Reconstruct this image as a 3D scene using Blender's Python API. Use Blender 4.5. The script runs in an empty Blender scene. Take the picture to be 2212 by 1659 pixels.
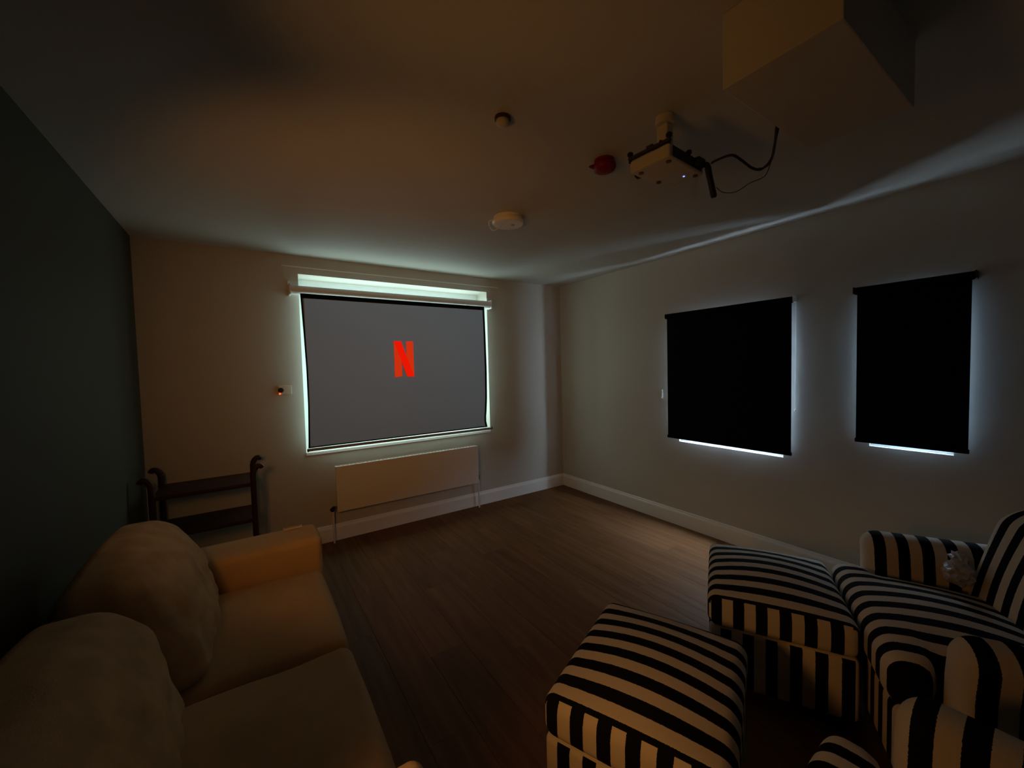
import bpy, bmesh, math, random
from mathutils import Vector, Matrix, noise

# ------------------------------------------------------------------ camera
sc = bpy.context.scene
COL = sc.collection
random.seed(7)
H = 2.4            # ceiling height
XL = -3.78         # left wall plane; right wall x = 0, screen wall y = 0
YB = -5.2          # wall behind the photographer

yaw, pitch, roll, fpx = 0.587921, -0.042866, -0.0255086, 853.9
fwd = Vector((math.sin(yaw)*math.cos(pitch), math.cos(yaw)*math.cos(pitch), math.sin(pitch)))
r0 = Vector((math.cos(yaw), -math.sin(yaw), 0)); u0 = r0.cross(fwd)
rgt = r0*math.cos(roll) + u0*math.sin(roll)
upv = -r0*math.sin(roll) + u0*math.cos(roll)
cam = bpy.data.cameras.new('camera')
cam.sensor_fit = 'HORIZONTAL'; cam.sensor_width = 36.0
cam.lens = 36.0*fpx/2212.0
cam.clip_start = 0.02
camo = bpy.data.objects.new('camera', cam); COL.objects.link(camo)
M = Matrix((rgt, upv, -fwd)).transposed().to_4x4()
M.translation = Vector((-3.16048, -3.65814, 1.45408))
camo.matrix_world = M
sc.camera = camo

# ------------------------------------------------------------------ world, lights, exposure
W = bpy.data.worlds.new('dusk_sky'); sc.world = W; W.use_nodes = True
bg = W.node_tree.nodes['Background']
bg.inputs[0].default_value = (0.55, 0.72, 0.85, 1); bg.inputs[1].default_value = 0.15

sc.view_settings.view_transform = 'Standard'
sc.view_settings.look = 'None'
sc.view_settings.gamma = 1.0
sc.view_settings.use_curve_mapping = False
sc.view_settings.exposure = 0.0
sc.cycles.max_bounces = 10
sc.cycles.diffuse_bounces = 6
sc.cycles.transparent_max_bounces = 12
sc.cycles.use_denoising = True
sc.cycles.caustics_reflective = False
sc.cycles.caustics_refractive = False

def area(name, loc, aim, sx, sy, power, col, spread=180):
    l = bpy.data.lights.new(name, 'AREA'); l.shape = 'RECTANGLE'; l.size = sx; l.size_y = sy
    l.energy = power; l.color = col; l.spread = math.radians(spread)
    o = bpy.data.objects.new(name, l); COL.objects.link(o)
    o.location = loc
    o.rotation_euler = (Vector(aim)).to_track_quat('-Z', 'Y').to_euler()
    return o
# daylight outside the three windows
area('daylight_screen_window', (-1.905, 0.36, 1.515), (0, -1, 0), 1.95, 1.65, 54, (0.75, 1.0, 0.99))
area('daylight_blind_window', (0.115, -1.975, 1.25), (-1, 0, 0), 1.05, 1.2, 560, (0.62, 0.77, 1.0))
area('daylight_narrow_window', (0.115, -3.04, 1.33), (-1, 0, 0), 0.6, 1.0, 210, (0.54, 0.73, 1.0))
# warm unseen source inferred at left; up and low beams are added fill
LAMP = (-3.5, -2.7, 1.45)
area('warm_lamp_head', LAMP, (0.60, 0.80, 0.02), 0.26, 0.26, 3.3, (1.0, 0.41, 0.085), 104)
area('warm_fill_up', LAMP, (0.80, -0.06, 0.52), 0.2, 0.2, 0.46, (1.0, 0.44, 0.10), 84)  # added fill for the bulkhead and mid ceiling, no fixture behind it
area('warm_fill_low', (-3.42, -2.95, 1.1), (1.15, 0.02, -0.60), 0.2, 0.2, 0.55, (1.0, 0.44, 0.11), 66)  # added fill aimed at the ottomans, no fixture behind it
# the projector's own beam: a plain dim rectangle thrown on the screen
pb = bpy.data.lights.new('projector_beam', 'SPOT')
pb.energy = 52; pb.shadow_soft_size = 0.0; pb.spot_size = math.radians(110); pb.spot_blend = 0.0
pb.color = (0.66, 0.88, 1.0)
pbo = bpy.data.objects.new('projector_beam', pb); COL.objects.link(pbo)

# ------------------------------------------------------------------ materials
def mat(name, col, rough=0.6, spec=0.3, bump=0.0, bscale=200.0, var=0.0, vscale=4.0, metal=0.0, emit=None, estr=1.0, coord='Object'):
    m = bpy.data.materials.new(name); m.use_nodes = True
    nt = m.node_tree; b = nt.nodes['Principled BSDF']
    b.inputs['Base Color'].default_value = (*col, 1); b.inputs['Roughness'].default_value = rough
    b.inputs['Specular IOR Level'].default_value = spec; b.inputs['Metallic'].default_value = metal
    tc = nt.nodes.new('ShaderNodeTexCoord')
    if var > 0:
        n = nt.nodes.new('ShaderNodeTexNoise'); n.inputs['Scale'].default_value = vscale; n.inputs['Detail'].default_value = 5
        nt.links.new(tc.outputs[coord], n.inputs['Vector'])
        mx = nt.nodes.new('ShaderNodeMix'); mx.data_type = 'RGBA'
        mx.inputs['A'].default_value = (*[c*(1-var) for c in col], 1)
        mx.inputs['B'].default_value = (*[min(1, c*(1+var)) for c in col], 1)
        nt.links.new(n.outputs['Fac'], mx.inputs['Factor']); nt.links.new(mx.outputs['Result'], b.inputs['Base Color'])
    if bump > 0:
        n2 = nt.nodes.new('ShaderNodeTexNoise'); n2.inputs['Scale'].default_value = bscale; n2.inputs['Detail'].default_value = 3
        nt.links.new(tc.outputs[coord], n2.inputs['Vector'])
        bp = nt.nodes.new('ShaderNodeBump'); bp.inputs['Strength'].default_value = bump; bp.inputs['Distance'].default_value = 0.002
        nt.links.new(n2.outputs['Fac'], bp.inputs['Height']); nt.links.new(bp.outputs['Normal'], b.inputs['Normal'])
    if emit:
        b.inputs['Emission Color'].default_value = (*emit, 1); b.inputs['Emission Strength'].default_value = estr
    return m

M_wall = mat('cream_wall_paint', (0.52, 0.49, 0.43), 0.7, 0.2, 0.15, 260, 0.03, 1.5)
M_wall_left = mat('dark_grey_wall_paint', (0.070, 0.066, 0.048), 0.7, 0.2, 0.15, 260, 0.04, 1.5)
M_ceil = mat('white_ceiling_paint', (0.54, 0.51, 0.46), 0.75, 0.2, 0.1, 200, 0.02, 1.2)
M_trim = mat('white_gloss_trim', (0.80, 0.78, 0.74), 0.35, 0.4)
M_upvc = mat('white_window_plastic', (0.86, 0.88, 0.88), 0.35, 0.4)
M_reveal = M_wall
M_black = mat('black_screen_border', (0.008, 0.008, 0.009), 0.8, 0.1)
M_screen = mat('grey_screen_fabric', (0.27, 0.28, 0.29), 0.9, 0.05, 0.05, 600)
M_screen_back = mat('white_screen_backing', (0.58, 0.60, 0.60), 0.85, 0.05)
M_case = mat('off_white_screen_casing', (0.72, 0.70, 0.70), 0.45, 0.3)
M_bar = mat('grey_weight_bar', (0.28, 0.27, 0.27), 0.4, 0.4)
M_n_stem = mat('orange_red_stroke', (0.02, 0.002, 0.001), 0.9, 0.0, emit=(0.60, 0.028, 0.004))
M_n_diag = mat('bright_red_stroke', (0.02, 0.002, 0.001), 0.9, 0.0, emit=(0.80, 0.008, 0.001))
M_blind = mat('black_blackout_fabric', (0.006, 0.006, 0.007), 0.85, 0.05, 0.1, 500)
M_blind_back = mat('grey_blind_backing', (0.062, 0.066, 0.072), 0.8, 0.1)
M_chain = mat('white_bead_chain', (0.75, 0.75, 0.75), 0.4, 0.4)
M_rad = mat('white_radiator_enamel', (0.78, 0.73, 0.68), 0.35, 0.4)
M_dark = mat('dark_plastic', (0.015, 0.013, 0.012), 0.5, 0.3)
M_brass = mat('dull_brass', (0.20, 0.12, 0.05), 0.45, 0.4, metal=0.6)
M_proj = mat('cream_projector_plastic', (0.62, 0.55, 0.44), 0.5, 0.3)
M_lens = mat('lens_glass_dark', (0.01, 0.012, 0.02), 0.1, 0.6)
M_white = mat('white_plastic', (0.80, 0.79, 0.76), 0.4, 0.4)
M_red = mat('deep_red_plastic', (0.24, 0.006, 0.004), 0.5, 0.25)
M_led_blue = mat('blue_led', (0.02, 0.02, 0.1), 0.4, 0.2, emit=(0.18, 0.26, 1.0), estr=3.0)
M_led_red = mat('red_led', (0.2, 0.01, 0.0), 0.4, 0.2, emit=(1.0, 0.10, 0.02), estr=2.2)
M_wood_dark = mat('dark_stained_wood', (0.032, 0.011, 0.006), 0.5, 0.25, 0.2, 60, 0.35, 12)
M_sofa = mat('tan_sofa_fabric', (0.52, 0.36, 0.20), 0.95, 0.05, 0.35, 340, 0.16, 7)
M_pillow = mat('mottled_cushion_fabric', (0.52, 0.37, 0.21), 0.95, 0.05, 0.4, 260, 0.40, 11)
M_paper = mat('pale_paper', (0.75, 0.74, 0.74), 0.7, 0.1)
M_leg = mat('dark_wood_leg', (0.03, 0.014, 0.008), 0.5, 0.3)

def mat_glass():
    m = bpy.data.materials.new('window_glass'); m.use_nodes = True; nt = m.node_tree
    nt.nodes.clear()
    out = nt.nodes.new('ShaderNodeOutputMaterial'); mix = nt.nodes.new('ShaderNodeMixShader')
    t = nt.nodes.new('ShaderNodeBsdfTransparent'); t.inputs[0].default_value = (0.93, 0.97, 0.95, 1)
    g = nt.nodes.new('ShaderNodeBsdfGlossy'); g.inputs['Roughness'].default_value = 0.03
    mix.inputs[0].default_value = 0.07
    nt.links.new(t.outputs[0], mix.inputs[1]); nt.links.new(g.outputs[0], mix.inputs[2])
    nt.links.new(mix.outputs[0], out.inputs[0])
    return m
M_glass = mat_glass()

def mat_bag():
    m = mat('crumpled_clear_plastic', (0.55, 0.57, 0.62), 0.25, 0.5, 0.6, 40)
    nt = m.node_tree; b = nt.nodes['Principled BSDF']; out = nt.nodes['Material Output']
    t = nt.nodes.new('ShaderNodeBsdfTransparent'); mx = nt.nodes.new('ShaderNodeMixShader'); mx.inputs[0].default_value = 0.7
    nt.links.new(t.outputs[0], mx.inputs[1]); nt.links.new(b.outputs[0], mx.inputs[2]); nt.links.new(mx.outputs[0], out.inputs[0])
    return m
M_bag = mat_bag()
def mat_wire():
    m = mat('translucent_white_wire', (0.9, 0.9, 0.88), 0.35, 0.5); nt = m.node_tree
    t = nt.nodes.new('ShaderNodeBsdfTranslucent'); t.inputs[0].default_value = (0.95, 0.95, 0.93, 1)
    mx = nt.nodes.new('ShaderNodeMixShader'); mx.inputs[0].default_value = 0.35
    nt.links.new(t.outputs[0], mx.inputs[1]); nt.links.new(nt.nodes['Principled BSDF'].outputs[0], mx.inputs[2])
    nt.links.new(mx.outputs[0], nt.nodes['Material Output'].inputs[0]); return m

def mat_stripe(name, axis, pitch=0.08, duty=0.5, phase=0.0):
    """woven black and ecru stripes: bands across the local axis of the piece"""
    m = bpy.data.materials.new(name); m.use_nodes = True
    nt = m.node_tree; b = nt.nodes['Principled BSDF']; N = nt.nodes.new; L = nt.links.new
    b.inputs['Roughness'].default_value = 0.92; b.inputs['Specular IOR Level'].default_value = 0.08
    tc = N('ShaderNodeTexCoord'); sp = N('ShaderNodeSeparateXYZ'); L(tc.outputs['Object'], sp.inputs[0])
    wob = N('ShaderNodeTexNoise'); wob.inputs['Scale'].default_value = 260; L(tc.outputs['Object'], wob.inputs['Vector'])
    ws = N('ShaderNodeMath'); ws.operation = 'MULTIPLY_ADD'; ws.inputs[1].default_value = 0.004; ws.inputs[2].default_value = phase - 0.002
    L(wob.outputs['Fac'], ws.inputs[0])
    ad = N('ShaderNodeMath'); ad.operation = 'ADD'; L(sp.outputs[axis], ad.inputs[0]); L(ws.outputs[0], ad.inputs[1])
    dv = N('ShaderNodeMath'); dv.operation = 'DIVIDE'; dv.inputs[1].default_value = pitch; L(ad.outputs[0], dv.inputs[0])
    fr = N('ShaderNodeMath'); fr.operation = 'FRACT'; L(dv.outputs[0], fr.inputs[0])
    gt = N('ShaderNodeMath'); gt.operation = 'LESS_THAN'; gt.inputs[1].default_value = duty; L(fr.outputs[0], gt.inputs[0])
    mx = N('ShaderNodeMix'); mx.data_type = 'RGBA'
    mx.inputs['A'].default_value = (0.006, 0.006, 0.009, 1); mx.inputs['B'].default_value = (0.60, 0.52, 0.42, 1)
    L(gt.outputs[0], mx.inputs['Factor']); L(mx.outputs['Result'], b.inputs['Base Color'])
    wv = N('ShaderNodeTexNoise'); wv.inputs['Scale'].default_value = 420; L(tc.outputs['Object'], wv.inputs['Vector'])
    bp = N('ShaderNodeBump'); bp.inputs['Strength'].default_value = 0.3; bp.inputs['Distance'].default_value = 0.002
    L(wv.outputs['Fac'], bp.inputs['Height']); L(bp.outputs['Normal'], b.inputs['Normal'])
    return m
PITCH = 0.0815
M_st_x = mat_stripe('striped_fabric_lengthwise', 'X', PITCH, 0.5, 0.0245)
M_st_y = mat_stripe('striped_fabric_upright', 'Y', PITCH, 0.5, 0.0)
M_st_y2 = mat_stripe('striped_fabric_upright_base', 'Y', PITCH, 0.5, 0.035)
M_st_x2 = mat_stripe('striped_fabric_base_front', 'X', PITCH, 0.5, 0.05)

def mat_floor():
    m = bpy.data.materials.new('oiled_wood_planks'); m.use_nodes = True
    nt = m.node_tree; b = nt.nodes['Principled BSDF']; N = nt.nodes.new; L = nt.links.new
    tc = N('ShaderNodeTexCoord'); oi = N('ShaderNodeObjectInfo')
    mp = N('ShaderNodeMapping'); mp.inputs['Scale'].default_value = (22, 1.6, 1)
    cb = N('ShaderNodeCombineXYZ')
    ml = N('ShaderNodeMath'); ml.operation = 'MULTIPLY'; ml.inputs[1].default_value = 31.0
    L(oi.outputs['Random'], ml.inputs[0]); L(ml.outputs[0], cb.inputs[0]); L(ml.outputs[0], cb.inputs[1])
    L(cb.outputs[0], mp.inputs['Location']); L(tc.outputs['Object'], mp.inputs['Vector'])
    n = N('ShaderNodeTexNoise'); n.inputs['Scale'].default_value = 1.0; n.inputs['Detail'].default_value = 6; n.inputs['Distortion'].default_value = 0.7
    L(mp.outputs[0], n.inputs['Vector'])
    cr = N('ShaderNodeValToRGB')
    cr.color_ramp.elements[0].position = 0.3; cr.color_ramp.elements[0].color = (0.125, 0.052, 0.021, 1)
    cr.color_ramp.elements[1].position = 0.75; cr.color_ramp.elements[1].color = (0.20, 0.095, 0.043, 1)
    L(n.outputs['Fac'], cr.inputs[0])
    mr = N('ShaderNodeMapRange'); mr.inputs['To Min'].default_value = 0.9; mr.inputs['To Max'].default_value = 1.12
    L(oi.outputs['Random'], mr.inputs['Value'])
    hs = N('ShaderNodeHueSaturation'); L(mr.outputs[0], hs.inputs['Value']); L(cr.outputs[0], hs.inputs['Color'])
    L(hs.outputs[0], b.inputs['Base Color'])
    b.inputs['Roughness'].default_value = 0.55; b.inputs['Specular IOR Level'].default_value = 0.06
    bp = N('ShaderNodeBump'); bp.inputs['Strength'].default_value = 0.12; bp.inputs['Distance'].default_value = 0.001
    L(n.outputs['Fac'], bp.inputs['Height']); L(bp.outputs['Normal'], b.inputs['Normal'])
    return m
M_floor = mat_floor()
M_sub = mat('dark_underlay', (0.02, 0.015, 0.01), 0.9, 0.1)

# ------------------------------------------------------------------ mesh helpers
class MB:
    def __init__(s): s.v = []; s.f = []; s.mi = []
    def add(s, vs, fs, mi=0):
        o = len(s.v); s.v += [tuple(v) for v in vs]; s.f += [tuple(i+o for i in f) for f in fs]
        s.mi += (mi if isinstance(mi, list) else [mi]*len(fs)); return s
    def box(s, a, b, mi=0):
        x0, y0, z0 = [min(a[i], b[i]) for i in range(3)]; x1, y1, z1 = [max(a[i], b[i]) for i in range(3)]
        vs = [(x0,y0,z0),(x1,y0,z0),(x1,y1,z0),(x0,y1,z0),(x0,y0,z1),(x1,y0,z1),(x1,y1,z1),(x0,y1,z1)]
        return s.add(vs, [(0,3,2,1),(4,5,6,7),(0,1,5,4),(1,2,6,5),(2,3,7,6),(3,0,4,7)], mi)
    def rbox(s, c, size, r, core=(2,2,2), m=3, fn=None, mi=0, mifn=None):
        """box with rounded edges, edge radius r; fn moves every vertex afterwards (in local, centred coordinates)"""
        h = [d/2 for d in size]
        def samples(hh, n):
            i = hh-r
            core_s = [-i+2*i*k/(n-1) for k in range(n)] if n > 1 else [0]
            ends = [i+r*math.tan(math.pi/4*k/m) for k in range(1, m+1)]
            return [-e for e in reversed(ends)]+core_s+ends
        S = [samples(h[k], max(2, core[k])) for k in range(3)]
        idx = {}; vs = []; fs = []
        def vid(p):
            k = (round(p[0], 6), round(p[1], 6), round(p[2], 6))
            if k not in idx:
                q = [max(-(h[i]-r), min(h[i]-r, p[i])) for i in range(3)]
                d = Vector([p[i]-q[i] for i in range(3)])
                if d.length > 1e-9: d = d.normalized()*r
                w = Vector(q)+d
                if fn: w = Vector(fn(w))
                idx[k] = len(vs); vs.append(w+Vector(c))
            return idx[k]
        for ax in range(3):
            u, w = (ax+1) % 3, (ax+2) % 3
            for sg in (-1, 1):
                for i in range(len(S[u])-1):
                    for j in range(len(S[w])-1):
                        q = []
                        for (a, b) in ((i,j),(i+1,j),(i+1,j+1),(i,j+1)):
                            p = [0,0,0]; p[ax] = sg*h[ax]; p[u] = S[u][a]; p[w] = S[w][b]; q.append(vid(p))
                        if sg < 0: q.reverse()
                        fs.append(tuple(q))
        mis = mi
        if mifn:
            mis = []
            for f in fs:
                P = [Vector(vs[i]) for i in f]
                n = (P[2]-P[0]).cross(P[3]-P[1])
                n = n.normalized() if n.length > 0 else Vector((0,0,1))
                mis.append(mifn(sum(P, Vector())/4-Vector(c), n))
        return s.add(vs, fs, mis)
    def tube(s, pts, rad, n=10, cap=True, mi=0):
        pts = [Vector(p) for p in pts]; R = rad if isinstance(rad, (list, tuple)) else [rad]*len(pts)
        vs = []; fs = []; prev = None
        for i, p in enumerate(pts):
            t = (pts[min(i+1, len(pts)-1)]-pts[max(i-1, 0)]).normalized()
            if prev is None:
                a = Vector((0,0,1)) if abs(t.z) < 0.9 else Vector((1,0,0))
                u = t.cross(a).normalized()
            else:
                u = (prev-t*prev.dot(t)).normalized()
            prev = u; w = t.cross(u)
            for k in range(n):
                an = 2*math.pi*k/n; vs.append(p+(u*math.cos(an)+w*math.sin(an))*R[i])
        for i in range(len(pts)-1):
            for k in range(n):
                fs.append((i*n+k, i*n+(k+1) % n, (i+1)*n+(k+1) % n, (i+1)*n+k))
        if cap:
            fs.append(tuple(reversed(range(n)))); fs.append(tuple(range((len(pts)-1)*n, len(pts)*n)))
        return s.add(vs, fs, mi)
    def lathe(s, c, prof, n=32, axis='Z', mi=0):
        """prof: (radius, height) pairs"""
        vs = []; fs = []
        for (r, h) in prof:
            for k in range(n):
                a = 2*math.pi*k/n; x, y = r*math.cos(a), r*math.sin(a)
                p = {'Z': (x, y, h), 'X': (h, x, y), 'Y': (y, h, x)}[axis]
                vs.append((c[0]+p[0], c[1]+p[1], c[2]+p[2]))
        for i in range(len(prof)-1):
            for k in range(n):
                fs.append((i*n+k, i*n+(k+1) % n, (i+1)*n+(k+1) % n, (i+1)*n+k))
        fs.append(tuple(reversed(range(n)))); fs.append(tuple(range((len(prof)-1)*n, len(prof)*n)))
        return s.add(vs, fs, mi)
    def build(s, name, mats, parent=None, smooth=False, bevel=0.0):
        me = bpy.data.meshes.new(name); me.from_pydata(s.v, [], s.f)
        for m in (mats if isinstance(mats, (list, tuple)) else [mats]): me.materials.append(m)
        for p, k in zip(me.polygons, s.mi): p.material_index = k
        bm = bmesh.new(); bm.from_mesh(me)
        bmesh.ops.recalc_face_normals(bm, faces=bm.faces)
        if bevel > 0:
            bmesh.ops.bevel(bm, geom=[e for e in bm.edges if e.is_manifold and e.calc_face_angle(0) > 0.5], offset=bevel, segments=2, affect='EDGES', profile=0.6)
        bm.to_mesh(me); bm.free()
        if smooth:
            for p in me.polygons: p.use_smooth = True
            if smooth != 'all':
                me.set_sharp_from_angle(angle=math.radians(38))
        o = bpy.data.objects.new(name, me); COL.objects.link(o)
        if parent: o.parent = parent
        return o

def thing(name, label, cat, loc=(0,0,0), rz=0.0, group=None):
    o = bpy.data.objects.new(name, None); COL.objects.link(o); o.empty_display_size = 0.1
    o.location = loc; o.rotation_euler = (0, 0, rz); o['label'] = label; o['category'] = cat
    if group: o['group'] = group
    return o
def struct(o): o['kind'] = 'structure'; return o
def dup(root, loc, rz, label):
    r = root.copy(); COL.objects.link(r); r.location = loc; r.rotation_euler = (0, 0, rz); r['label'] = label
    def kids(src, dst):
        for ch in list(src.children):
            c = ch.copy(); COL.objects.link(c); c.parent = dst; kids(ch, c)
    kids(root, r); return r
def smoothstep(a, b, x):
    t = max(0.0, min(1.0, (x-a)/(b-a))); return t*t*(3-2*t)
def lerp(tab, x):
    if x <= tab[0][0]: return tab[0][1]
    for (a, va), (b, vb) in zip(tab, tab[1:]):
        if x <= b: return va+(vb-va)*(x-a)/(b-a)
    return tab[-1][1]

# ------------------------------------------------------------------ room shell
T = 0.32   # wall thickness
W1 = (-2.787, -1.019, 0.785, 2.255)     # screen window  x0 x1 z0 z1
W2 = (-2.395, -1.575, 0.755, 1.79)        # wide blind window  y0 y1 z0 z1
W3 = (-3.215, -2.865, 0.910, 1.79)      # narrow blind window

def wall_with_holes(a0, a1, holes, put):
    """grid of boxes round the openings, as one closed slab per cell"""
    us = sorted({a0, a1, *[h[0] for h in holes], *[h[1] for h in holes]})
    zs = sorted({-0.1, H+0.1, *[h[2] for h in holes], *[h[3] for h in holes]})
    mb = MB()
    for u0, u1 in zip(us, us[1:]):
        for z0, z1 in zip(zs, zs[1:]):
            uc, zc = (u0+u1)/2, (z0+z1)/2
            if any(h[0] < uc < h[1] and h[2] < zc < h[3] for h in holes): continue
            put(mb, u0, u1, z0, z1)
    return mb
def weld(o):
    bm = bmesh.new(); bm.from_mesh(o.data); bmesh.ops.remove_doubles(bm, verts=bm.verts, dist=1e-5)
    seen = {}
    for f in bm.faces: seen.setdefault(tuple(sorted(v.index for v in f.verts)), []).append(f)
    bmesh.ops.delete(bm, geom=[f for fs in seen.values() if len(fs) > 1 for f in fs], context='FACES')
    bmesh.ops.recalc_face_normals(bm, faces=bm.faces); bm.to_mesh(o.data); bm.free(); return o

struct(weld(wall_with_holes(XL-T, T, [W1], lambda mb, u0, u1, z0, z1: mb.box((u0, 0, z0), (u1, T, z1))).build('wall_far', M_wall)))
struct(weld(wall_with_holes(YB, 0, [W2, W3], lambda mb, u0, u1, z0, z1: mb.box((0, u0, z0), (T, u1, z1))).build('wall_right', M_wall)))
struct(MB().box((XL-T, YB, -0.1), (XL, 0, H+0.1)).build('wall_left', M_wall_left))
struct(MB().box((XL-T, YB-T, -0.1), (T, YB, H+0.1)).build('wall_back', M_wall))
struct(MB().box((XL, YB, H), (0, 0, H+0.1)).build('ceiling', M_ceil))
floor = struct(MB().box((XL, YB, -0.1), (0, 0, -0.014)).build('floor', M_sub))
# boxed-in downstand hanging from the ceiling
struct(MB().box((-2.04, -3.325, 2.2), (-1.46, -3.058, H)).build('ceiling_bulkhead', M_ceil, bevel=0.004))

# floor planks, running towards the screen wall
PW = -XL/20.0
plank_cache = {}
def plank_mesh(L):
    k = round(L, 3)
    if k not in plank_cache:
        mb = MB(); w, g = PW-0.0006, 0.0010
        prof = [(-w/2, -0.014), (w/2, -0.014), (w/2, -g), (w/2-g, 0), (-w/2+g, 0), (-w/2, -g)]
        y0, y1 = 0.0003, L-0.0003
        vs = [(x, y0, z) for x, z in prof]+[(x, y1, z) for x, z in prof]
        fs = [tuple(range(6)), tuple(range(11, 5, -1))]+[(i, (i+1) % 6+0, (i+1) % 6+6, i+6) for i in range(6)]
        mb.add(vs, fs)
        me = bpy.data.meshes.new('plank'); me.from_pydata(mb.v, [], mb.f); me.materials.append(M_floor)
        bm = bmesh.new(); bm.from_mesh(me); bmesh.ops.recalc_face_normals(bm, faces=bm.faces); bm.to_mesh(me); bm.free()
        plank_cache[k] = me
    return plank_cache[k]
offs = [0.0, 0.45, 0.9, 0.25, 0.7]
for row in range(20):
    y = YB; first = offs[row % 5]
    L = first if first > 0.1 else 1.25
    while y < -0.001:
        L = min(L, -y)
        o = bpy.data.objects.new('plank', plank_mesh(L)); COL.objects.link(o)
        o.parent = floor; o.location = (XL+PW*(row+0.5), y, 0)
        y += L; L = 1.25

# skirting boards
def skirting(name, a, b, n):
    a, b, n = Vector(a), Vector(b), Vector(n)
    prof = [(0, 0), (0.016, 0), (0.016, 0.108), (0.013, 0.118), (0.009, 0.124), (0.007, 0.134), (0.003, 0.140), (0, 0.140)]
    vs = [a+n*d+Vector((0,0,z)) for d, z in prof]+[b+n*d+Vector((0,0,z)) for d, z in prof]
    k = len(prof)
    fs = [tuple(range(k)), tuple(range(2*k-1, k-1, -1))]+[(i, (i+1) % k, (i+1) % k+k, i+k) for i in range(k)]
    return struct(MB().add(vs, fs).build(name, M_trim))
skirting('baseboard_far', (XL+0.016, 0, 0), (-0.016, 0, 0), (0, -1, 0))
skirting('baseboard_right', (0, YB, 0), (0, 0, 0), (-1, 0, 0))
skirting('baseboard_left', (XL, YB, 0), (XL, 0, 0), (1, 0, 0))
# slim moulding on the wall above the screen window
struct(MB().box((-2.90, 0, 2.306), (-0.87, -0.007, 2.314)).build('trim_1', M_trim, bevel=0.0015))

# windows: frame with mullions, panes, inner sill
def window(name, a0, a1, z0, z1, axis, mull, sill_out, d0=0.225):
    P = (lambda a, d, z: (a, d, z)) if axis == 'x' else (lambda a, d, z: (d, a, z))
    d1 = d0+0.07; fw = 0.065 if axis == 'x' else 0.045
    e = bpy.data.objects.new(name, None); COL.objects.link(e); struct(e)
    mb = MB()
    mb.box(P(a0, d0, z0), P(a0+fw, d1, z1)); mb.box(P(a1-fw, d0, z0), P(a1, d1, z1))
    mb.box(P(a0+fw, d0, z1-fw), P(a1-fw, d1, z1)); mb.box(P(a0+fw, d0, z0), P(a1-fw, d1, z0+fw))
    cuts = [a0+fw]
    for m in mull: mb.box(P(m-0.035, d0, z0+fw), P(m+0.035, d1, z1-fw)); cuts += [m-0.035, m+0.035]
    cuts.append(a1-fw)
    mb.build('window_frame', M_upvc, e)
    for i in range(0, len(cuts), 2):
        MB().box(P(cuts[i], d0+0.031, z0+fw), P(cuts[i+1], d0+0.039, z1-fw)).build('pane', M_glass, e)
    s = MB(); s.box(P(a0-0.03 if sill_out > 0.02 else a0, -sill_out, z0-0.022), P(a1+0.03 if sill_out > 0.02 else a1, 0, z0)) if sill_out > 0 else None
    s.box(P(a0, 0, z0-0.001), P(a1, d0, z0+0.004))
    s.build('window_sill', M_trim, e)
    return e
window('window_1', *W1, 'x', [-1.9], 0.012)
window('window_2', *W2, 'y', [], 0.0, 0.03)
window('window_3', *W3, 'y', [], 0.0, 0.03)

# ------------------------------------------------------------------ projection screen
scr = thing('projector_screen', 'pull-down projection screen showing a red letter N, hung in front of the window', 'screen', (-1.94, -0.065, 2.112))
def S(*p): return (p[0]+1.94, p[1]+0.065, p[2]-2.112)
mb = MB(); mb.tube([S(-2.852, -0.065, 2.110), S(-1.022, -0.065, 2.110)], 0.037, 20)
mb.build('casing', M_case, scr, smooth=True)
for x0, x1 in ((-2.866, -2.848), (-1.026, -1.008)):
    mb = MB(); mb.rbox(S((x0+x1)/2, -0.058, 2.112), (0.018, 0.092, 0.088), 0.008)
    mb.build('end_cap', M_case, scr, smooth=True)
    mb = MB(); mb.box(S(x0, -0.012, 2.07), S(x1, 0.0, 2.19)); mb.build('mounting_bracket', M_case, scr, bevel=0.002)
Lo = [(0.82, -2.781), (0.91, -2.777), (1.17, -2.769), (1.47, -2.769), (1.77, -2.777), (2.08, -2.788)]
Ro = [(0.805, -1.075), (0.838, -1.108), (0.875, -1.120), (0.925, -1.124), (1.0, -1.116), (1.14, -1.106), (1.43, -1.101), (1.81, -1.104), (2.08, -1.108)]
ZB, ZT, YS = 0.838, 2.082, -0.099
def scrpt(u, z):
    xl, xr = lerp(Lo, z), lerp(Ro, z)
    y = YS+0.004*math.sin(z*2.2+u*1.5)
    return (xl+(xr-xl)*u, y, z)
def scr_patch(name, us, zs, m, keep):
    mb = MB(); n = len(us)
    for side, dy in ((0, 0.0), (1, 0.0012)):
        vs = []; fs = []
        for z in zs:
            for u in us:
                p = scrpt(u, z); vs.append(S(p[0], p[1]+dy, p[2]))
        for j in range(len(zs)-1):
            for i in range(n-1):
                if keep((us[i]+us[i+1])/2, (zs[j]+zs[j+1])/2):
                    q = (j*n+i, j*n+i+1, (j+1)*n+i+1, (j+1)*n+i)
                    fs.append(q if side == 0 else tuple(reversed(q)))
        mb.add(vs, fs, side)
    o = mb.build(name, [m, M_screen_back], scr, smooth='all')
    bm = bmesh.new(); bm.from_mesh(o.data)     # normals as laid out: front towards the room, back towards the window
    bm.normal_update(); bm.to_mesh(o.data); bm.free()
    return o
ul, ur, zb, zt = 0.0075, 0.9865, 0.849, 2.044
us = [0, ul]+[ul+(ur-ul)*k/48 for k in range(1, 48)]+[ur, 1]
zs = [ZB, zb]+[zb+(zt-zb)*k/24 for k in range(1, 24)]+[zt, ZT]
inside = lambda u, z: ul < u < ur and zb < z < zt
scr_patch('picture_fabric', us, zs, M_screen, inside)
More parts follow.
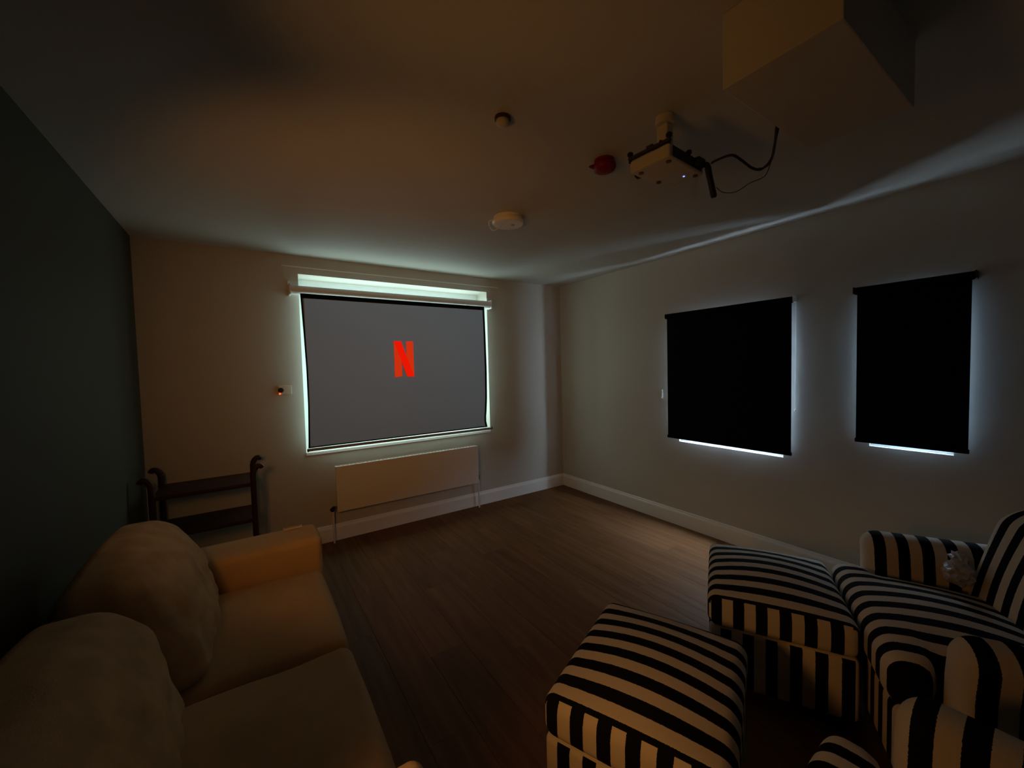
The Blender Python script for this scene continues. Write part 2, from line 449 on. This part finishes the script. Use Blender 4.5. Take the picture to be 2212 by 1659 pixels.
scr_patch('black_border', us, zs, M_black, lambda u, z: not inside(u, z))
mb = MB(); mb.tube([S(-2.784, -0.099, 0.824), S(-1.066, -0.099, 0.818)], 0.0125, 14)
mb.build('weight_bar', M_bar, scr, smooth=True)
for x in (-2.786, -1.062):
    mb = MB(); mb.tube([S(x-0.004, -0.099, 0.822), S(x+0.006, -0.099, 0.822)], 0.0135, 14); mb.build('bar_end_cap', M_dark, scr, smooth=True)
# the letter in the projected picture
def stroke(name, quad, y, m):
    vs = [S(x, y, z) for x, z in quad]+[S(x, y-0.0012, z) for x, z in quad]
    MB().add(vs, [(0,1,2,3),(7,6,5,4),(0,4,5,1),(1,5,6,2),(2,6,7,3),(3,7,4,0)]).build(name, m, scr)
NX, NZ0, NZ1, sw, nw = -2.058, 1.388, 1.713, 0.066, 0.179
stroke('letter_stroke', [(NX, NZ0), (NX+sw, NZ0+0.008), (NX+sw, NZ1), (NX, NZ1)], -0.1050, M_n_stem)
stroke('letter_stroke', [(NX+nw-sw, NZ0+0.004), (NX+nw, NZ0), (NX+nw, NZ1), (NX+nw-sw, NZ1)], -0.1050, M_n_stem)
stroke('letter_diagonal', [(NX+nw-sw, NZ0+0.004), (NX+nw, NZ0+0.002), (NX+sw, NZ1+0.001), (NX, NZ1+0.001)], -0.1068, M_n_diag)

# ------------------------------------------------------------------ roller blinds on the right wall
def blind(label, y0, y1, z0, z1, chain_at):
    t = thing('roller_blind', label, 'blind', (-0.05, (y0+y1)/2, z1), 0, 'black roller blinds on the window wall')
    yc = (y0+y1)/2
    def B(x, y, z): return (x+0.05, y-yc, z-z1)
    # fabric: black towards the room, pale backing towards the glass
    mb = MB(); x, th = -0.040, 0.0012; n = 10
    for side in (0, 1):
        vs = []; fs = []
        for j in range(n+1):
            for i in range(n+1):
                vs.append(B(x+th*side+0.0015*math.sin(3*j/n+1.3*i/n), y0+0.004+(y1-y0-0.008)*i/n, z0+0.012+(z1-0.02-z0-0.012)*j/n))
        for j in range(n):
            for i in range(n):
                q = (j*(n+1)+i, j*(n+1)+i+1, (j+1)*(n+1)+i+1, (j+1)*(n+1)+i)
                fs.append(q if side else tuple(reversed(q)))
        mb.add(vs, fs, side)
    o = mb.build('blind_fabric', [M_blind, M_blind_back], t)
    mb = MB(); mb.tube([B(-0.043, y0-0.004, z1-0.020), B(-0.043, y1+0.004, z1-0.020)], 0.0215, 18); mb.build('roller_tube', M_blind, t, smooth=True)
    mb = MB(); mb.rbox(B(-0.040, yc, z0+0.011), (0.012, y1-y0, 0.024), 0.004); mb.build('bottom_bar', M_blind, t, smooth=True)
    for y in (y0-0.010, y1+0.010):
        mb = MB(); mb.box(B(0, y-0.003, z1-0.038), B(-0.060, y+0.003, z1+0.004)); mb.build('bracket', M_white if chain_at else M_dark, t, bevel=0.002)
    if chain_at:
        yy = y0-0.016
        pts = [B(-0.02, yy, z1-0.02), B(-0.02, yy, z1-0.5), B(-0.02, yy, z1-0.76), B(-0.027, yy, z1-0.79), B(-0.034, yy, z1-0.76), B(-0.034, yy, z1-0.4), B(-0.034, yy, z1-0.02)]
        mb = MB(); mb.tube(pts, 0.0014, 6); c = mb.build('bead_chain', M_chain, t, smooth=True)
        mb = MB(); mb.lathe(B(-0.034, yy, z1-0.78), [(0.001, -0.006), (0.004, -0.004), (0.004, 0.004), (0.001, 0.006)], 10); mb.build('chain_connector', M_chain, t, smooth=True)
    return t
blind('wide black roller blind covering the window nearer the screen wall corner', -2.462, -1.484, 0.787, 1.886, True)
blind('narrow black roller blind above the striped armchairs', -3.275, -2.805, 0.938, 1.884, False)
cl = thing('chain_cleat', 'small white upright chain holder on the wall beside the wide black blind', 'chain holder', (0, -1.407, 1.17))
mb = MB(); mb.rbox((-0.006, 0, 0), (0.012, 0.012, 0.082), 0.003); mb.build('cleat_body', M_white, cl, smooth=True)
for z in (0.028, -0.034):
    mb = MB(); mb.box((-0.012, -0.004, z), (-0.020, 0.004, z+0.006)); mb.build('cleat_hook', M_white, cl)

# ------------------------------------------------------------------ radiator
rad = thing('radiator', 'long white panel radiator on the wall below the projection screen', 'radiator', (-1.906, -0.03, 0.27))
def Rr(x, y, z): return (x+1.906, y+0.03, z-0.27)
X0, X1, Z0, Z1 = -2.585, -1.228, 0.268, 0.657
mb = MB(); mb.rbox(Rr((X0+X1)/2, -0.094, (Z0+Z1)/2), (X1-X0, 0.014, Z1-Z0), 0.006, m=2); mb.build('front_panel', M_rad, rad, smooth=True)
mb = MB(); mb.rbox(Rr((X0+X1)/2, -0.042, (Z0+Z1)/2), (X1-X0-0.03, 0.014, Z1-Z0-0.03), 0.006, m=2); mb.build('rear_panel', M_rad, rad, smooth=True)
mb = MB()
for k in range(32):
    x = X0+0.03+(X1-X0-0.06)*k/31
    mb.box(Rr(x-0.006, -0.087, Z0+0.03), Rr(x+0.006, -0.049, Z1-0.03))
mb.build('convector_fins', M_rad, rad)
mb = MB(); 
for k in range(40):
    x = X0+0.02+(X1-X0-0.04)*k/39
    mb.box(Rr(x-0.010, -0.087, Z1-0.012), Rr(x+0.006, -0.035, Z1-0.008))
mb.box(Rr(X0+0.003, -0.089, Z1-0.014), Rr(X1-0.003, -0.084, Z1-0.004)); mb.box(Rr(X0+0.003, -0.040, Z1-0.014), Rr(X1-0.003, -0.035, Z1-0.004))
mb.build('top_grille', M_rad, rad)
for x in (X0+0.002, X1-0.006):
    mb = MB(); mb.box(Rr(x, -0.088, Z0+0.01), Rr(x+0.004, -0.034, Z1-0.006)); mb.build('side_panel', M_rad, rad)
for x in (X0+0.22, X1-0.22):
    mb = MB(); mb.box(Rr(x-0.015, -0.035, Z0+0.02), Rr(x+0.015, 0.0, Z1-0.05)); mb.build('mounting_bracket', M_rad, rad)
vl = MB(); vl.tube([Rr(X0+0.01, -0.062, Z0+0.035), Rr(X0-0.035, -0.062, Z0+0.035)], 0.011, 12); v = vl.build('valve', M_brass, rad, smooth=True)
mb = MB(); mb.tube([Rr(X0-0.022, -0.062, Z0+0.035), Rr(X0-0.040, -0.098, Z0+0.030)], [0.014, 0.019], 14); mb.build('valve_head', M_dark, v, smooth=True)
mb = MB(); mb.tube([Rr(X0-0.028, -0.062, Z0+0.03), Rr(X0-0.028, -0.062, 0.0)], 0.0075, 10); mb.build('pipe', M_rad, v, smooth=True)
vl = MB(); vl.tube([Rr(X1-0.01, -0.062, Z0+0.035), Rr(X1+0.022, -0.062, Z0+0.035)], 0.010, 12); v = vl.build('valve', M_brass, rad, smooth=True)
mb = MB(); mb.tube([Rr(X1+0.016, -0.062, Z0+0.03), Rr(X1+0.016, -0.062, Z0+0.075)], [0.012, 0.010], 12); mb.build('valve_cap', M_brass, v, smooth=True)
mb = MB(); mb.tube([Rr(X1+0.016, -0.062, Z0+0.03), Rr(X1+0.016, -0.062, 0.0)], 0.0075, 10); mb.build('pipe', M_rad, v, smooth=True)

# ------------------------------------------------------------------ wall controller left of the screen
th = thing('heating_control', 'small wall control with a dark dial and red light, beside the screen', 'controller', (-2.93, 0, 1.31))
mb = MB(); mb.rbox((0.012, -0.007, 0.006), (0.092, 0.014, 0.075), 0.005); mb.build('plate', mat('beige_wall_plate', (0.62, 0.55, 0.45), 0.5, 0.3), th, smooth=True)
mb = MB(); mb.lathe((-0.018, -0.013, 0.006), [(0.020, 0.0), (0.020, -0.010), (0.016, -0.014)], 20, 'Y'); mb.build('dial', M_dark, th, smooth=True)
mb = MB(); mb.lathe((-0.026, -0.014, -0.022), [(0.0075, 0.0), (0.0075, -0.004), (0.004, -0.007)], 14, 'Y'); mb.build('indicator_light', M_led_red, th, smooth=True)

def bez(pts, n=10):
    P = [Vector(p) for p in pts]; out = []
    for i in range(len(P)-1):
        p0, p1, p2, p3 = P[max(i-1, 0)], P[i], P[i+1], P[min(i+2, len(P)-1)]
        for k in range(n):
            t = k/n
            out.append(0.5*((2*p1)+(-p0+p2)*t+(2*p0-5*p1+4*p2-p3)*t*t+(-p0+3*p1-3*p2+p3)*t**3))
    out.append(P[-1]); return out
# ------------------------------------------------------------------ ceiling fittings
def ceiling_round(name, label, cat, x, y, prof, m, part='body', n=40):
    t = thing(name, label, cat, (x, y, H)); MB().lathe((0,0,0), prof, n).build(part, m, t, smooth=True); return t
al = ceiling_round('smoke_alarm', 'large round white smoke alarm with a hanging white wire loop on ceiling', 'smoke alarm', -1.75, -1.545,
     [(0.090, 0.0), (0.092, -0.012), (0.088, -0.016)], M_white, 'base')
MB().lathe((0,0,0), [(0.086, -0.016), (0.100, -0.022), (0.102, -0.034), (0.094, -0.046), (0.055, -0.052), (0.05, -0.050), (0.02, -0.051)], 40).build('body', M_white, al, smooth=True)
MB().lathe((0.02,-0.02,0), [(0.012, -0.048), (0.012, -0.054), (0.009, -0.055)], 16).build('test_button', mat('pale_grey_button', (0.5,0.49,0.46),0.5), al, smooth=True)
# the wire loop hangs from the rim on the screen side
wl = bez([(-0.088, 0.045, -0.020), (-0.104, 0.062, -0.026), (-0.081, 0.093, -0.046), (-0.047, 0.103, -0.061), (-0.042, 0.055, -0.056), (-0.058, 0.000, -0.050)], 6)
MB().tube(wl, 0.0030, 8).build('wire_loop', mat_wire(), al, smooth=True)
se = ceiling_round('ceiling_sensor', 'tiny pale round sensor alone on the ceiling nearer the camera than the smoke alarm', 'sensor', -2.315, -2.372,
     [(0.030, 0.0), (0.031, -0.010), (0.026, -0.012)], mat('sensor_gap_shade', (0.06, 0.035, 0.03), 0.6), 'base', 28)  # dark colour painted in for the shaded gap above the head
MB().lathe((0,0,0), [(0.024, -0.012), (0.026, -0.020), (0.022, -0.030), (0.012, -0.036), (0.004, -0.037)], 24).build('sensor_head', M_ceil, se, smooth=True)
rd = ceiling_round('alarm_beacon', 'round deep red dome on the ceiling beside the projector', 'beacon', -1.745, -2.352,
     [(0.045, 0.0), (0.046, -0.010), (0.042, -0.012)], M_red, 'base', 32)
MB().lathe((0,0,0), [(0.043, -0.012), (0.052, -0.022), (0.053, -0.034), (0.046, -0.047), (0.030, -0.055), (0.008, -0.058)], 32).build('dome', M_red, rd, smooth=True)
mb = MB(); mb.tube([(-0.036, 0.020, -0.030), (-0.052, 0.030, -0.031), (-0.062, 0.037, -0.030)], [0.013, 0.008, 0.003], 10); mb.build('side_tab', mat('dark_red_tab', (0.12,0.012,0.01),0.5), rd, smooth=True)

# ------------------------------------------------------------------ projector on its ceiling mount
PX, PY, PZ = -1.775, -2.700, 2.185
pj = thing('projector', 'small cream projector hanging from a ceiling mount, blue light underneath', 'projector', (PX, PY, PZ), math.radians(4))
mb = MB(); mb.rbox((0, 0, 0.024), (0.245, 0.165, 0.048), 0.010, core=(3,3,2)); mb.build('body', M_proj, pj, smooth=True)
mb = MB(); mb.lathe((-0.055, 0.0815, 0.030), [(0.026, 0.0), (0.026, 0.014), (0.021, 0.016), (0.019, 0.006)], 24, 'Y'); ln = mb.build('lens_barrel', M_dark, pj, smooth=True)
mb = MB(); mb.lathe((-0.055, 0.0865, 0.030), [(0.019, 0.0), (0.014, 0.003), (0.004, 0.0045)], 24, 'Y'); mb.build('lens', M_lens, ln, smooth=True)
mb = MB()
for k in range(9): mb.box((0.1225, -0.05+k*0.0115, 0.014), (0.1240, -0.045+k*0.0115, 0.044))
mb.build('vent_slots', M_dark, pj)
mb = MB(); mb.box((-0.10, -0.0825, 0.006), (0.10, -0.0845, 0.042)); mb.build('connector_panel', M_dark, pj)
mb = MB(); mb.rbox((0.070, -0.094, 0.026), (0.050, 0.022, 0.030), 0.004); mb.build('power_plug', M_dark, pj, smooth=True)
mb = MB(); mb.lathe((0.070, -0.030, 0.0), [(0.0035, 0.001), (0.0035, -0.0015), (0.002, -0.0025)], 12); mb.build('indicator_light', M_led_blue, pj, smooth=True)
for (x, y) in ((0.03, 0.055), (-0.095, 0.05), (-0.09, -0.06), (0.10, -0.06)):
    mb = MB(); mb.lathe((x, y, 0.0), [(0.009, 0.002), (0.009, -0.005), (0.006, -0.006)], 14); mb.build('foot', M_brass, pj, smooth=True)
mt = MB(); mt.box((-0.118, -0.080, 0.056), (-0.104, 0.092, 0.066)); mt.box((0.055, -0.060, 0.056), (0.070, 0.070, 0.066)); mt.box((-0.118, -0.012, 0.066), (0.070, 0.012, 0.074))
mo = mt.build('mount_arms', mat('shaded_mount_metal', (0.05, 0.035, 0.025), 0.5, 0.4), pj)  # arms coloured dark to carry the shade in the gap above the body
for (x, y) in ((-0.111, 0.087), (-0.111, -0.075), (0.0625, 0.062), (0.0625, -0.055)):
    mb = MB(); mb.lathe((x, y, 0.046), [(0.006, 0.0), (0.006, 0.026), (0.011, 0.028), (0.011, 0.036), (0.007, 0.040)], 14); mb.build('mount_knob', M_dark, mo, smooth=True)
mb = MB(); mb.rbox((-0.012, 0.0, 0.128), (0.045, 0.045, 0.100), 0.006); mb.build('mount_post', M_proj, pj, smooth=True)
mb = MB(); mb.lathe((-0.012, 0.0, 0.0), [(0.034, 0.182), (0.034, 0.210), (0.030, 0.215)], 24); mb.build('ceiling_plate', M_proj, pj, smooth=True)
mb = MB(); mb.lathe((-0.012-0.0225, 0.004, 0.115), [(0.005, 0.0), (0.005, -0.004), (0.003, -0.005)], 12, 'X'); mb.build('post_screw', M_dark, pj, smooth=True)

st = thing('streaming_stick', 'black stick-shaped adaptor dangling from the back of the projector', 'adaptor', (-1.664, -2.800, 2.205))
mb = MB(); mb.tube([(0, 0, 0.0), (0.001, 0, -0.010), (0.008, -0.001, -0.040), (0.030, -0.006, -0.112), (0.032, -0.006, -0.117)], [0.009, 0.0115, 0.0115, 0.0115, 0.008], 14)
mb.build('stick_body', M_dark, st, smooth=True)
mb = MB(); mb.box((-0.016, -0.006, -0.004), (0.004, 0.006, 0.008)); mb.build('plug', M_dark, st, bevel=0.002)

# ------------------------------------------------------------------ dark wooden rack in the corner
rk = thing('wooden_rack', 'dark wooden rack with outward curled post tops in the corner beyond the sofa arm', 'rack', (-3.42, -0.285, 0))
RX0, RX1, RY0, RY1 = -0.262, 0.258, -0.165, 0.165
def post(x, y, sgn):
    pts = [(x, y, 0), (x, y, 0.06), (x, y, 0.40), (x, y, 0.74), (x+sgn*0.002, y, 0.780), (x+sgn*0.012, y, 0.806), (x+sgn*0.030, y, 0.822), (x+sgn*0.046, y, 0.818), (x+sgn*0.054, y, 0.804)]
    R = [0.018, 0.018, 0.018, 0.018, 0.018, 0.018, 0.017, 0.015, 0.010]
    mb = MB(); mb.tube(bez(pts, 5), [R[min(len(R)-1, int(i/5))] for i in range(5*(len(pts)-1)+1)], 12)
    o = mb.build('post', M_wood_dark, rk, smooth=True)
for y in (RY0, RY1):
    post(RX0, y, -1); post(RX1, y, 1)
for z0, z1 in ((0.690, 0.716), (0.443, 0.470)):
    mb = MB(); mb.rbox(((RX0+RX1)/2, 0, (z0+z1)/2), (RX1-RX0, RY1-RY0+0.02, z1-z0), 0.004, m=2); mb.build('shelf', M_wood_dark, rk, smooth=True)
for x in (RX0, RX1):
    for z0, z1 in ((0.10, 0.13),):
        mb = MB(); mb.rbox((x, 0, (z0+z1)/2), (0.018, RY1-RY0, z1-z0), 0.004, m=2); mb.build('side_rail', M_wood_dark, rk, smooth=True)

# ------------------------------------------------------------------ sofa along the left wall
sf = thing('sofa', 'tan fabric sofa with loose back cushions along the dark wall', 'sofa', (-3.33, -2.12, 0))
def F(x, y, z): return (x+3.33, y+2.12, z)
def lump(seed, amp, sc_=5.0):
    return lambda p: amp*noise.noise(Vector((p.x*sc_+seed, p.y*sc_, p.z*sc_)))
mb = MB(); mb.rbox(F(-3.33, -2.12, 0.19), (0.86, 1.86, 0.22), 0.03, core=(3,5,2)); mb.build('base', M_sofa, sf, smooth='all')
mb = MB(); mb.rbox(F(-3.655, -2.12, 0.40), (0.20, 1.90, 0.54), 0.06, core=(2,8,3)); mb.build('backrest', M_sofa, sf, smooth='all')
def arm(y0, y1):
    mb = MB()
    def fn(p):
        q = p.copy(); q.z += 0.006*(1-(2*p.y/(y1-y0))**2) if p.z > 0 else 0
        return q
    mb.rbox(F(-3.318, (y0+y1)/2, 0.345), (0.88, y1-y0, 0.51), 0.032, core=(4,4,3), m=4, fn=fn)
    mb.build('arm', M_sofa, sf, smooth='all')
arm(-1.425, -1.175); arm(-3.075, -2.815)
def seat(y0, y1, seed):
    nz = lump(seed, 0.010, 6)
    hx, hy = 0.31, (y1-y0)/2
    def fn(p):
        q = p.copy(); u, v = p.x/hx, p.y/hy
        if p.z > 0: q.z += 0.030*(1-u*u)*(1-v*v)+nz(p)
        q.x += 0.012*(1-v*v)*(1 if p.x > 0 else 0)*(1-abs(p.z)/0.09)
        return q
    mb = MB(); mb.rbox(F(-3.200, (y0+y1)/2, 0.375), (0.62, y1-y0, 0.165), 0.042, core=(9,9,2), m=4, fn=fn)
    mb.build('seat_cushion', M_sofa, sf, smooth='all')
seat(-2.122, -1.43, 1.0); seat(-2.81, -2.126, 5.0)
def back_cushion(y0, y1, seed, dx, lean, zt):
    """big soft cushion slumped against the backrest"""
    hw, hy, hh = 0.125, (y1-y0)/2, (zt-0.44)/2
    nz = lump(seed, 0.026, 5.0); nz2 = lump(seed+9, 0.012, 16)
    def fn(p):
        q = p.copy(); v, w = p.y/hy, p.z/hh
        bulge = (1-v*v)*(1-w*w)
        if p.x > 0: q.x += 0.030*bulge+nz(p)+nz2(p)
        pin = 1-0.07*max(0, w)**2*v*v-0.03*v*v
        q.z = p.z*pin
        q.y = p.y*(1-0.04*max(0, w)**2)
        q.x *= 1-0.38*max(0, w)**3-0.10*abs(v)**4
        q.x -= lean*(w+1)/2
        return q
    mb = MB(); mb.rbox(F(-3.435+dx, (y0+y1)/2, 0.445+hh), (2*hw, y1-y0, 2*hh), 0.07, core=(4,22,18), m=4, fn=fn)
    mb.build('back_cushion', M_pillow, sf, smooth='all')
back_cushion(-2.10, -1.40, 2.0, 0.012, 0.14, 0.865)
back_cushion(-2.84, -2.12, 7.0, -0.030, 0.12, 0.845)
for (x, y) in ((-3.70, -1.25), (-2.96, -1.25), (-3.70, -3.0), (-2.96, -3.0)):
    mb = MB(); mb.lathe(F(x, y, 0), [(0.018, 0), (0.026, 0.085)], 14); mb.build('foot', M_leg, sf, smooth=True)
pp = thing('folded_paper', 'small pale folded paper lying on the far sofa arm', 'paper', (-2.995, -1.215, 0.606))
mb = MB(); mb.box((-0.045, -0.012, 0.0), (0.045, 0.020, 0.003)); mb.build('lower_leaf', M_paper, pp)
mb = MB(); vs = [(-0.045, 0.020, 0.003), (0.045, 0.020, 0.003), (0.045, -0.008, 0.012), (-0.045, -0.008, 0.012)]
mb.add(vs+[(a, b, c+0.001) for a, b, c in vs], [(3,2,1,0),(4,5,6,7),(0,1,5,4),(1,2,6,5),(2,3,7,6),(3,0,4,7)]); mb.build('upper_leaf', M_paper, pp)

# ------------------------------------------------------------------ striped armchairs and ottomans (local +Y = the way the sitter faces)
def mi_norm(c, n): return 1 if abs(n.x) > 0.62 and n.z < 0.75 else 0
def make_ottoman():
    t = thing('ottoman', '', 'ottoman', group='striped ottomans')
    w, d = 0.60, 0.52
    def fn(p):
        q = p.copy(); u, v = p.x/(w/2), p.y/(d/2)
        if p.z > 0: q.z += 0.045*(1-u*u)*(1-v*v)
        return q
    mb = MB(); mb.rbox((0, 0, 0.385), (w, d, 0.13), 0.040, core=(9,9,2), m=4, fn=fn, mifn=mi_norm)
    mb.build('cushion', [M_st_x, M_st_y], t, smooth='all')
    mb = MB(); mb.rbox((0, 0, 0.20), (w-0.012, d-0.012, 0.25), 0.022, core=(4,4,3), m=3, mifn=mi_norm)
    mb.build('base', [M_st_x2, M_st_y2], t, smooth='all')
    for x in (-0.24, 0.24):
        for y in (-0.20, 0.20):
            mb = MB(); mb.lathe((x, y, 0), [(0.016, 0), (0.022, 0.08)], 12); mb.build('leg', M_leg, t, smooth=True)
    return t
ot = make_ottoman()
ot.location = (-2.085, -2.845, 0); ot.rotation_euler = (0, 0, math.radians(23))
ot['label'] = 'striped ottoman nearest the camera, its cushion caught by warm light'
dup(ot, (-1.178, -2.815, 0), math.radians(29), 'striped ottoman beside the bright patch of floor near the right wall')

def make_armchair():
    t = thing('armchair', '', 'armchair', group='striped armchairs')
    def seat_fn(p):
        q = p.copy(); v = p.y
        s_ = smoothstep(0.11, 0.17, v)
        q.x = p.x*(1+0.30*s_)
        u = p.x/0.30
        if p.z > 0: q.z += 0.050*(1-u*u)*(1-(v/0.27)**2)+0.012*(v/0.27)
        else: q.z += 0
        return q
    mb = MB(); mb.rbox((0, -0.26, 0.385), (0.60, 0.52, 0.15), 0.055, core=(9,16,2), m=5, fn=seat_fn)
    mb.build('seat_cushion', M_st_x, t, smooth='all')
    mb = MB(); mb.rbox((0, -0.355, 0.19), (0.90, 0.66, 0.24), 0.03, core=(4,4,2), mifn=mi_norm); mb.build('base', [M_st_x2, M_st_y2], t, smooth='all')
    for sg in (-1, 1):
        def arm_fn(p):
            q = p.copy()
            q.x += sg*0.018*smoothstep(0.0, 0.16, p.z)
            q.z -= 0.03*smoothstep(0.05, -0.35, p.y)*0
            return q
        mb = MB(); mb.rbox((sg*0.400, -0.40, 0.435), (0.15, 0.54, 0.37), 0.068, core=(2,10,4), m=5, fn=arm_fn)
        mb.build('arm', M_st_y, t, smooth='all')
    def back_fn(p):
        q = p.copy(); u = p.x/0.38; w = (p.z+0.28)/0.56
        q.y -= 0.13*w
        q.y += 0.05*u*u
        if p.y > 0: q.y += 0.035*(1-u*u)*math.sin(math.pi*max(0, min(1, w)))
        q.z -= 0.05*max(0, w)*u**4
        return q
    mb = MB(); mb.rbox((0, -0.565, 0.575), (0.76, 0.19, 0.56), 0.085, core=(10,3,10), m=5, fn=back_fn)
    mb.build('backrest', M_st_x, t, smooth='all')
    for x in (-0.40, 0.40):
        for y in (-0.08, -0.62):
            mb = MB(); mb.lathe((x, y, 0), [(0.016, 0), (0.024, 0.08)], 12); mb.build('leg', M_leg, t, smooth=True)
    return t
ac = make_armchair()
ac.location = (-1.145, -3.105, 0); ac.rotation_euler = (0, 0, math.radians(29))
ac['label'] = 'striped armchair under the narrow black blind, a clear plastic bag on its arm'
dup(ac, (-2.26, -3.27, 0), math.radians(2), 'striped armchair nearest the camera, mostly lost in shadow')

# crumpled clear bag wedged on the far arm
bagp = Matrix.Rotation(math.radians(29), 4, 'Z') @ Vector((0.275, -0.415, 0.0))
bg_t = thing('plastic_bag', 'crumpled clear plastic bag wedged between armchair arm and backrest', 'bag', (-1.145+bagp.x, -3.105+bagp.y, 0.497))
def crumple(n, r, c, sq, seed, amp):
    bm = bmesh.new(); bmesh.ops.create_icosphere(bm, subdivisions=3, radius=1)
    mb = MB(); vs = []
    for v in bm.verts:
        d = 1+amp*noise.noise(v.co*2.3+Vector((seed, 0, 0)))+amp*0.6*noise.noise(v.co*5.5+Vector((0, seed, 0)))
        vs.append((c[0]+v.co.x*r*sq[0]*d, c[1]+v.co.y*r*sq[1]*d, c[2]+v.co.z*r*sq[2]*d))
    mb.add(vs, [tuple(v.index for v in f.verts) for f in bm.faces]); bm.free()
    return mb.build(n, M_bag, bg_t)
crumple('bag_body', 0.055, (0, 0, 0.040), (1.0, 0.9, 0.8), 3.1, 0.35)
crumple('bag_neck', 0.030, (0.0, 0.0, 0.100), (1.0, 0.8, 1.0), 8.4, 0.6)

# cables from the projector to the bulkhead
cb = thing('projector_cables', 'black and thin brown cables looping from projector to the ceiling box', 'cable', (-1.61, -2.78, 2.2))
def C(p): return (p[0]+1.61, p[1]+2.78, p[2]-2.2)
main = [(-1.668,-2.818,2.205), (-1.682,-2.848,2.200), (-1.690,-2.902,2.190), (-1.660,-2.919,2.175), (-1.602,-2.931,2.155), (-1.575,-2.951,2.150), (-1.585,-2.986,2.165), (-1.637,-3.020,2.190), (-1.690,-3.047,2.210), (-1.700,-3.057,2.235)]
MB().tube([C(p) for p in bez(main, 8)], 0.0045, 8).build('power_cable', M_dark, cb, smooth=True)
thin = [(-1.643,-2.822,2.118), (-1.600,-2.825,2.108), (-1.563,-2.854,2.108), (-1.565,-2.907,2.120), (-1.549,-2.947,2.130), (-1.569,-2.974,2.150), (-1.645,-3.025,2.180), (-1.695,-3.057,2.230)]
M_thin = mat('thin_brown_wire', (0.05, 0.025, 0.012), 0.6)
MB().tube([C(p) for p in bez(thin, 8)], 0.0015, 6).build('thin_wire', M_thin, cb, smooth=True)
thin2 = [(-1.585,-2.945,2.152), (-1.580,-2.975,2.150), (-1.610,-3.005,2.172), (-1.660,-3.035,2.195), (-1.685,-3.057,2.230)]
MB().tube([C(p) for p in bez(thin2, 8)], 0.0018, 6).build('thin_wire', M_dark, cb, smooth=True)

# ------------------------------------------------------------------ projector beam, aimed through the lens at the picture area
lens = Matrix.Translation((PX, PY, PZ)) @ Matrix.Rotation(math.radians(4), 4, 'Z') @ Vector((-0.055, 0.105, 0.030))
tgt = Vector((-1.939, -0.099, 1.446))
pbo.location = lens
# lens shift: the beam axis is square to the screen, the rectangle is offset below it
pbo.rotation_euler = Vector((0, 1, 0)).to_track_quat('-Z', 'Z').to_euler()
dist = YS-lens.y
pb.use_nodes = True
nt = pb.node_tree; N = nt.nodes.new; L = nt.links.new
em = nt.nodes['Emission']
tcn = N('ShaderNodeTexCoord'); sp = N('ShaderNodeSeparateXYZ'); L(tcn.outputs['Normal'], sp.inputs[0])
def mth(op, a, b=None):
    n = N('ShaderNodeMath'); n.operation = op
    for i, v in enumerate((a, b)):
        if v is None: continue
        if isinstance(v, (int, float)): n.inputs[i].default_value = v
        else: L(v, n.inputs[i])
    return n.outputs[0]
az = mth('ABSOLUTE', sp.outputs['Z'])
ux, uz = mth('DIVIDE', sp.outputs['X'], az), mth('DIVIDE', sp.outputs['Y'], az)
x0, x1 = (-2.764-lens.x)/dist, (-1.118-lens.x)/dist
z0_, z1_ = (0.850-lens.z)/dist, (2.046-lens.z)/dist
mask = mth('MULTIPLY', mth('LESS_THAN', mth('ABSOLUTE', mth('SUBTRACT', ux, (x0+x1)/2)), (x1-x0)/2),
           mth('LESS_THAN', mth('ABSOLUTE', mth('SUBTRACT', uz, (z0_+z1_)/2)), (z1_-z0_)/2))
L(mask, em.inputs['Strength'])
